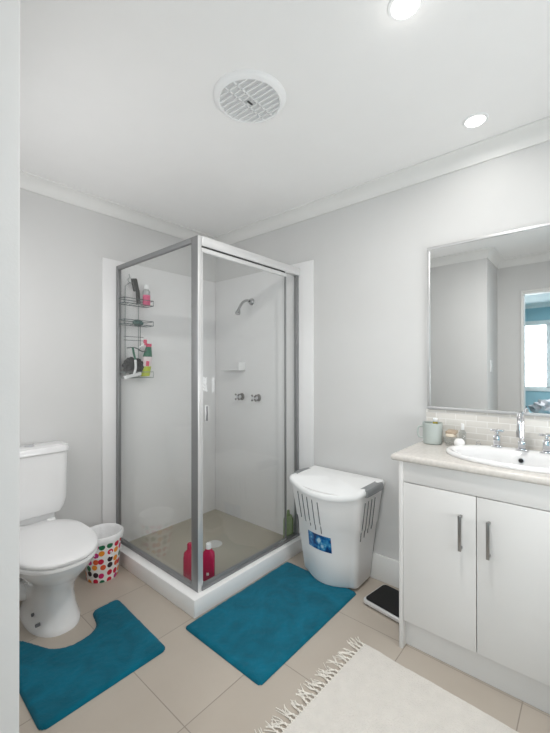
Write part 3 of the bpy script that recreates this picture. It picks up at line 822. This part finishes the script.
# rim and lid: edge drops at the front, rises at the handles
def lid_ring(inset, zoff, full=0):
    z, xb, xf, yc, hw, bu = hsec(.97, .016)
    base = dsec(0, xb, xf, yc, hw, bu)
    cx, cy = -.185, yc
    out = []
    for p in base:
        k = 1-inset
        q_ = Vector((cx+(p.x-cx)*k, cy+(p.y-cy)*k, 0))
        s = (p.y-cy)/hw; fr = max(0, min(1, (xb-p.x)/(xb-xf)))
        edge = .592-.030*fr*(1-abs(s)**2.5)+.006*(1-fr)+.014*abs(s)**3
        out.append(Vector((q_.x, q_.y, edge+zoff)))
    return out
crown = lambda r_, z0: [Vector((p.x, p.y, z0+(p.z-z0)*.35)) for p in r_]
R_ = [lid_ring(-.0, -.022), lid_ring(-.012, -.014), lid_ring(-.012, 0), lid_ring(.02, .010), lid_ring(.06, .012), crown(lid_ring(.22, .02), .618), crown(lid_ring(.5, .02), .624), crown(lid_ring(.85, .02), .626)]
obj('lid', loft(B(), R_, False, True), 'lidplastic', hm, ang=60)
z, xb, xf, yc, hw, bu = hsec(.97, .016)
for s in (1, -1):
    b = B(); y = yc+s*(hw-.002)
    P = []
    for i in range(13):
        t = i/12; x = -.07-.20*t
        P.append(Vector((x, y+s*.010*math.sin(PI*t), .600+.006*math.sin(PI*t))))
    rings = []
    for i, p in enumerate(P):
        rings.append([p+Vector((0, s*.012, -.022)), p+Vector((0, s*.013, .004)), p+Vector((0, s*.006, .015)), p+Vector((0, -s*.030, .020)), p+Vector((0, -s*.032, .010)), p+Vector((0, -s*.004, -.02))])
    loft(b, rings)
    obj('handle', b, 'greyplastic', hm, label='grey carry handle')
def surf(y, z):   # front surface x of the hamper at y, z
    t = (z-HZ0)/.575; zz, xb, xf, yc, hw, bu = hsec(t, .004+.004*(t-.62)/.365 if t > .62 else 0)
    r = .035; k = ((yc+hw-r)-y)/(2*(hw-r)); k = max(0, min(1, k))
    return xf-bu*(math.sin(PI*k)**.9)
for k in range(5):
    y0_ = -1.150-.040*k; pts = []
    ztop = .535-.006*k; zbot = .375-.012*k
    for i in range(9):
        z = ztop+(zbot-ztop)*i/8; y = y0_-.012*i/8; pts.append(Vector((surf(y, z)-.0012, y, z)))
    obj('vent_slot', tube(B(), pts, .0027, 6), 'slot', hm)
for k in range(4):
    x = -.250+.040*k
    pts = []
    for i in range(9):
        z = .54-.19*i/8-.012*(3-k)*i/8; tt = (z-HZ0)/.575; zz, xb, xf, yc, hw, bu = hsec(tt, .004+.004*(tt-.62)/.365 if tt > .62 else 0)
        pts.append(Vector((x+.01*i/8, yc-hw-.0010, z)))
    obj('vent_slot', tube(B(), pts, .0027, 6), 'slot', hm)
b = B(); G = []
for i in range(11):
    y = -1.213-.165*i/10; row = []
    for j in range(7):
        z = .222+.092*j/6; z -= .0*(i/10)
        row.append(b.verts.new((surf(y, z)-.0012, y, z)))
    G.append(row)
for i in range(10):
    for j in range(6): b.faces.new((G[i][j], G[i+1][j], G[i+1][j+1], G[i][j+1]))
obj('picture_label', b, 'sticker', hm, label='blue picture sticker on the front')

# ------------------------------------------------------------------ bathroom scale
sc_ = thing('bathroom_scale', 'silver-edged bathroom scale with black mat beside the vanity', 'scale', (-.187, -1.688, 0), math.radians(-8))
def lrr(hx, hy, r, z, dx=0, dy=0):
    Mx = sc_.matrix_basis
    return [Mx @ v for v in rrect(dx, dy, hx, hy, r, z)]
obj('case', loft(B(), [lrr(.103, .115, .02, .008), lrr(.108, .120, .022, .012), lrr(.108, .120, .022, .026), lrr(.104, .116, .02, .030)]), 'aluwhite', sc_)
obj('platform_mat', loft(B(), [lrr(.098, .110, .022, .030), lrr(.098, .110, .022, .0335)]), 'scaleglass', sc_)
obj('dial_window', loft(B(), [lrr(.018, .026, .01, .0335, .070, -.05), lrr(.016, .024, .01, .038, .070, -.05)]), 'chrome', sc_)
for sx in (-.085, .085):
    for sy in (-.095, .095):
        p = sc_.matrix_basis @ Vector((sx, sy, 0)); obj('foot', lathe(B(), (p.x, p.y, 0), [(.012, 0), (.012, .009)], 14, cap0=True, cap1=True), 'black', sc_)

# ------------------------------------------------------------------ vanity
VF, VY0, VY1, CT = -.438, -1.831, -2.750, .886
va = thing('vanity_cabinet', 'white vanity cabinet with bar-handled doors under the mirror', 'cabinet', (-.22, -2.3, 0))
T = .016
b = B(); box(b, (VF-.010, VY0-T, 0), (-.0155, VY0, .855), .001); obj('side_panel', b, 'vanity', va)
b = B(); box(b, (VF-.010, VY1, 0), (-.0155, VY1+T, .855), .001); obj('side_panel', b, 'vanity', va)
obj('fascia', box(B(), (VF+.000, VY1+T, .762), (VF+.018, VY0-T, .855), .001), 'vanity', va)
obj('carcass', box(B(), (VF+.022, VY1+T, .125), (-.0155, VY0-T, .735)), 'vanity', va)
obj('kickboard', box(B(), (VF+.034, VY1+T, 0), (VF+.05, VY0-T, .125)), 'vanity', va)
dw = (abs(VY1-VY0)-2*T)/3
dw = .296
ys_ = VY0-T*.4
cur = ys_
splits = [(-1.8485, -2.1475), (-2.1505, -2.445), (-2.448, -2.744)]
for i, (ya, yb) in enumerate(splits):
    d_ = obj('door', box(B(), (VF-.002, yb, .128), (VF+.018, ya, .7585), .0012), 'vanity', va)
    hy = (-2.093, -2.195, -2.70)[i]
    b = B()
    box(b, (VF-.034, hy-.006, .532), (VF-.024, hy+.006, .677), .0015)
    for zz in (.540, .669): box(b, (VF-.026, hy-.005, zz-.005), (VF-.002, hy+.005, zz+.005), .001)
    obj('handle', b, 'nickel', d_)
# counter with a bullnose edge and a cut-out for the basin
ct = thing('countertop', 'mottled beige stone-look countertop with rounded edge on the vanity', 'countertop', (-.23, -2.3, .855))
BC, BA, BB = (-.225, -2.262), .185, .285    # basin centre, half depth, half width
b = B()
CX0, CX1, CY0, CY1 = -.4576, -.0005, -2.80, -1.797
n = 64
def outer_pt(a):
    c, s = math.cos(a), math.sin(a)
    cx, cy = BC
    ts = []
    if c > 1e-9: ts.append((CX1-cx)/c)
    if c < -1e-9: ts.append((CX0-cx)/c)
    if s > 1e-9: ts.append((CY1-cy)/s)
    if s < -1e-9: ts.append((CY0-cy)/s)
    t = min(ts); return cx+c*t, cy+s*t
angs = sorted([2*PI*i/n for i in range(n)]+[math.atan2(y-BC[1], x-BC[0]) % (2*PI) for x in (CX0, CX1) for y in (CY0, CY1)])
inn = [Vector((BC[0]+BA*.9*math.cos(a), BC[1]+BB*.9*math.sin(a), 0)) for a in angs]
out = [Vector((*outer_pt(a), 0)) for a in angs]
def inset(p, d, z):
    return Vector((min(max(p.x, CX0+d), CX1), min(max(p.y, CY0+d), CY1-d), z))
zt_, zb_ = CT, CT-.031
rings = [[Vector((p.x, p.y, zb_)) for p in inn], [Vector((p.x, p.y, zt_)) for p in inn]]
rings.append([inset(p, .014, zt_) for p in out])
for k in range(1, 7):
    a = PI/2*k/6
    rings.append([inset(p, .014*(1-math.sin(a)), zt_-.014*(1-math.cos(a))) for p in out])
for k in range(0, 7):
    a = PI/2*k/6
    rings.append([inset(p, .012*(1-math.cos(a)), zb_+.012*(1-math.sin(a))) for p in out])
rings.append([Vector((p.x, p.y, zb_)) for p in inn])
loft(b, rings, False, False)
bmesh.ops.remove_doubles(b, verts=b.verts, dist=1e-5)
obj('worktop', b, 'counter', ct)

ba = thing('wash_basin', 'white oval inset wash basin in the countertop', 'basin', (BC[0], BC[1], CT))
def ell(sx, z, dx=0):
    return [Vector((BC[0]+dx+BA*sx*math.cos(2*PI*i/72), BC[1]+BB*(1-(1-sx)*BA/BB*1.0)*math.sin(2*PI*i/72), z)) for i in range(72)]
R0 = [ell(.97, CT-.001), ell(1.0, CT+.001), ell(1.005, CT+.010), ell(.99, CT+.017), ell(.95, CT+.020), ell(.90, CT+.019, -.004), ell(.80, CT+.015, -.018), ell(.765, CT+.006, -.022), ell(.73, CT-.015, -.024), ell(.66, CT-.06, -.026), ell(.5, CT-.11, -.026), ell(.28, CT-.135, -.024), ell(.10, CT-.14, -.022)]
obj('bowl', loft(B(), R0, False, True), 'ceramic', ba, ang=70)
obj('waste', lathe(B(), (BC[0]-.022, BC[1], CT-.139), [(.0, .004), (.022, .004), (.026, 0)], 24), 'chrome', ba)
# overflow hole on the rear inner wall
b = B(); c = Vector((BC[0]-.025+BA*.715, BC[1], CT-.024)); nrm = Vector((-1, 0, .30)).normalized()
tube(b, [c-nrm*.003, c+nrm*.006], .0125, 20); ofl = obj('overflow', b, 'chrome', ba)
b = B(); tube(b, [c+nrm*.004, c+nrm*.0066], .0095, 20); obj('overflow_hole', b, 'black', ofl)

# taps
TZ = CT+.0185
def basin_tap(y, label):
    t = thing('basin_tap', label, 'tap', (-.072, y, TZ), group='basin taps')
    x = -.072
    obj('base_plate', box(B(), (x-.022, y-.022, TZ-.001), (x+.022, y+.022, TZ+.007), .002), 'chrome', t)
    b = B(); box(b, (x-.014, y-.014, TZ+.007), (x+.014, y+.014, TZ+.055), .003); obj('stem', b, 'chrome', t)
    b = B(); box(b, (x-.007, y-.007, TZ+.055), (x+.007, y+.007, TZ+.072), .002)
    box(b, (x-.028, y-.0055, TZ+.072), (x+.028, y+.0055, TZ+.083), .002); box(b, (x-.0055, y-.028, TZ+.072), (x+.0055, y+.028, TZ+.083), .002)
    obj('cross_handle', b, 'chrome', t)
    return t
basin_tap(-2.160, 'chrome cross-handle basin tap left of the spout')
basin_tap(-2.352, 'chrome cross-handle basin tap right of the spout at the photo edge')
sp_ = thing('basin_spout', 'chrome gooseneck spout at the middle of the basin', 'tap', (-.072, -2.26, TZ))
obj('base_plate', box(B(), (-.095, -2.283, TZ-.001), (-.049, -2.237, TZ+.007), .002), 'chrome', sp_)
obj('collar', box(B(), (-.087, -2.275, TZ+.007), (-.057, -2.245, TZ+.042), .003), 'chrome', sp_)
pts = [Vector((-.072, -2.26, TZ+.04)), Vector((-.072, -2.26, TZ+.08)), Vector((-.072, -2.26, TZ+.125))]+arc((-.112, -2.26, TZ+.13), .040, 0, PI, 14, (1, 0, 0), (0, 0, 1))+[Vector((-.152, -2.26, TZ+.10)), Vector((-.152, -2.26, TZ+.085))]
obj('gooseneck', tube(B(), pts, .0105, 16), 'chrome', sp_)
obj('outlet', lathe(B(), (-.152, -2.26, TZ+.068), [(.010, 0), (.0125, .001), (.0125, .028), (.0105, .030)], 18, cap0=True, cap1=True), 'chrome', sp_)

# tiled splashback and mirror
tag(obj('splashback', box(B(), (-.009, -2.98, CT+.0005), (0, -1.808, 1.056), .0008), 'splash', origin=(0, -2.4, CT)), 'pale strip-tile splashback between countertop and mirror', 'splashback')
mr = thing('wall_mirror', 'rectangular silver-framed mirror above the basin', 'mirror', (-.012, -2.29, 1.056))
MY0, MY1, MZ0, MZ1 = -2.78, -1.818, 1.057, 1.944
b = B(); FW = .016
for y0_, y1_, z0_, z1_ in ((MY0, MY1, MZ0, MZ0+FW), (MY0, MY1, MZ1-FW, MZ1), (MY0, MY0+FW, MZ0+FW, MZ1-FW), (MY1-FW, MY1, MZ0+FW, MZ1-FW)):
    box(b, (-.024, y0_, z0_), (-.001, y1_, z1_), .003)
obj('frame', b, 'mirrorframe', mr)
obj('mirror_glass', box(B(), (-.019, MY0+FW, MZ0+FW), (-.002, MY1-FW, MZ1-FW)), 'mirror', mr)

# ------------------------------------------------------------------ things on the counter
mc = Vector((-.098, -1.870, CT))
mg = thing('mug', 'sage green mug holding small bottle at the counter corner', 'mug', mc)
obj('cup', lathe(B(), mc, [(0, .001), (.042, .001), (.046, .005), (.050, .108), (.048, .110), (.046, .108), (.042, .008), (0, .006)], 36), 'mug', mg)
hd_ = Vector((-.35, .93, 0)).normalized()
pts = [mc+hd_*.046+Vector((0, 0, .085)), mc+hd_*.067+Vector((0, 0, .085)), mc+hd_*.073+Vector((0, 0, .06)), mc+hd_*.067+Vector((0, 0, .032)), mc+hd_*.046+Vector((0, 0, .028))]
obj('handle', tube(B(), spline(pts, 5), .0045, 8), 'mug', mg)
tb = thing('dropper_bottle', 'little olive bottle with white cap standing in the mug', 'bottle', (mc.x+.012, mc.y-.010, CT+.006))
obj('body', lathe(B(), (mc.x+.012, mc.y-.010, CT), [(.011, .0065), (.013, .01), (.013, .108), (.010, .114)], 18, cap0=True, cap1=True), 'olive', tb)
obj('cap', lathe(B(), (mc.x+.012, mc.y-.010, CT), [(.010, .114), (.0115, .116), (.0115, .130), (.009, .132)], 18, cap0=True, cap1=True), 'lidplastic', tb)

dc = Vector((-.10, -1.968, CT))
di = thing('glass_dish', 'small clear glass dish of soaps beside the sage mug', 'dish', dc)
obj('bowl', lathe(B(), dc, [(0, .001), (.030, .001), (.036, .010), (.044, .042), (.042, .042), (.034, .012), (0, .006)], 32), 'thinglass', di)
t = tag(obj('soap_bar', None or (lambda b: (rot_box(b, (dc.x+.004, dc.y+.006, CT+.052), .030, .020, .009, .15, .005), b)[1])(B()), 'soap', origin=(dc.x, dc.y, CT+.045)), 'cream soap bar resting on top of the glass dish', 'soap')
b = B(); rot_box(b, (dc.x+.002, dc.y+.004, CT+.070), .026, .024, .008, -.1, .003)
tag(obj('soap_packet', b, 'brown', origin=(dc.x, dc.y, CT+.06)), 'tan wrapped soap packet on top of the cream soap', 'soap')
b = B(); blob(b, (-.135, -2.010, CT+.026), (.025, .025, .024), .12, 8)
tag(obj('cotton_ball', b, 'cotton', origin=(-.135, -2.010, CT)), 'fluffy white cotton ball in front of the glass dish', 'cotton ball')
vb = thing('vial', 'slim clear glass bottle with white top against the splashback', 'bottle', (-.040, -2.000, CT))
obj('body', lathe(B(), (-.040, -2.000, CT), [(.015, 0), (.017, .003), (.017, .065), (.008, .078)], 20, cap0=True, cap1=True), 'thinglass', vb)
obj('stopper', lathe(B(), (-.040, -2.000, CT), [(.007, .078), (.008, .08), (.008, .108), (.006, .11)], 16, cap0=True, cap1=True), 'lidplastic', vb)
b = B(); tube(b, arc((-.052, -2.075, CT+.022), .014, 0, PI*2, 20, (0, 1, 0), (0, 0, 1)), .0022, 8, False)
pg = thing('basin_plug', 'little chrome ring plug lying on the rear basin edge', 'plug', (-.052, -2.075, CT+.0))
b.free()
b = B(); lathe(b, (-.030, -2.072, CT), [(0, .012), (.014, .012), (.018, .004), (.016, 0)], 20); obj('stopper', b, 'chrome', pg)
obj('pull_ring', tube(B(), arc((-.030, -2.072, CT+.019), .009, 0, PI*2, 16, (0, 1, 0), (0, 0, 1)), .0016, 8, False), 'chrome', pg)
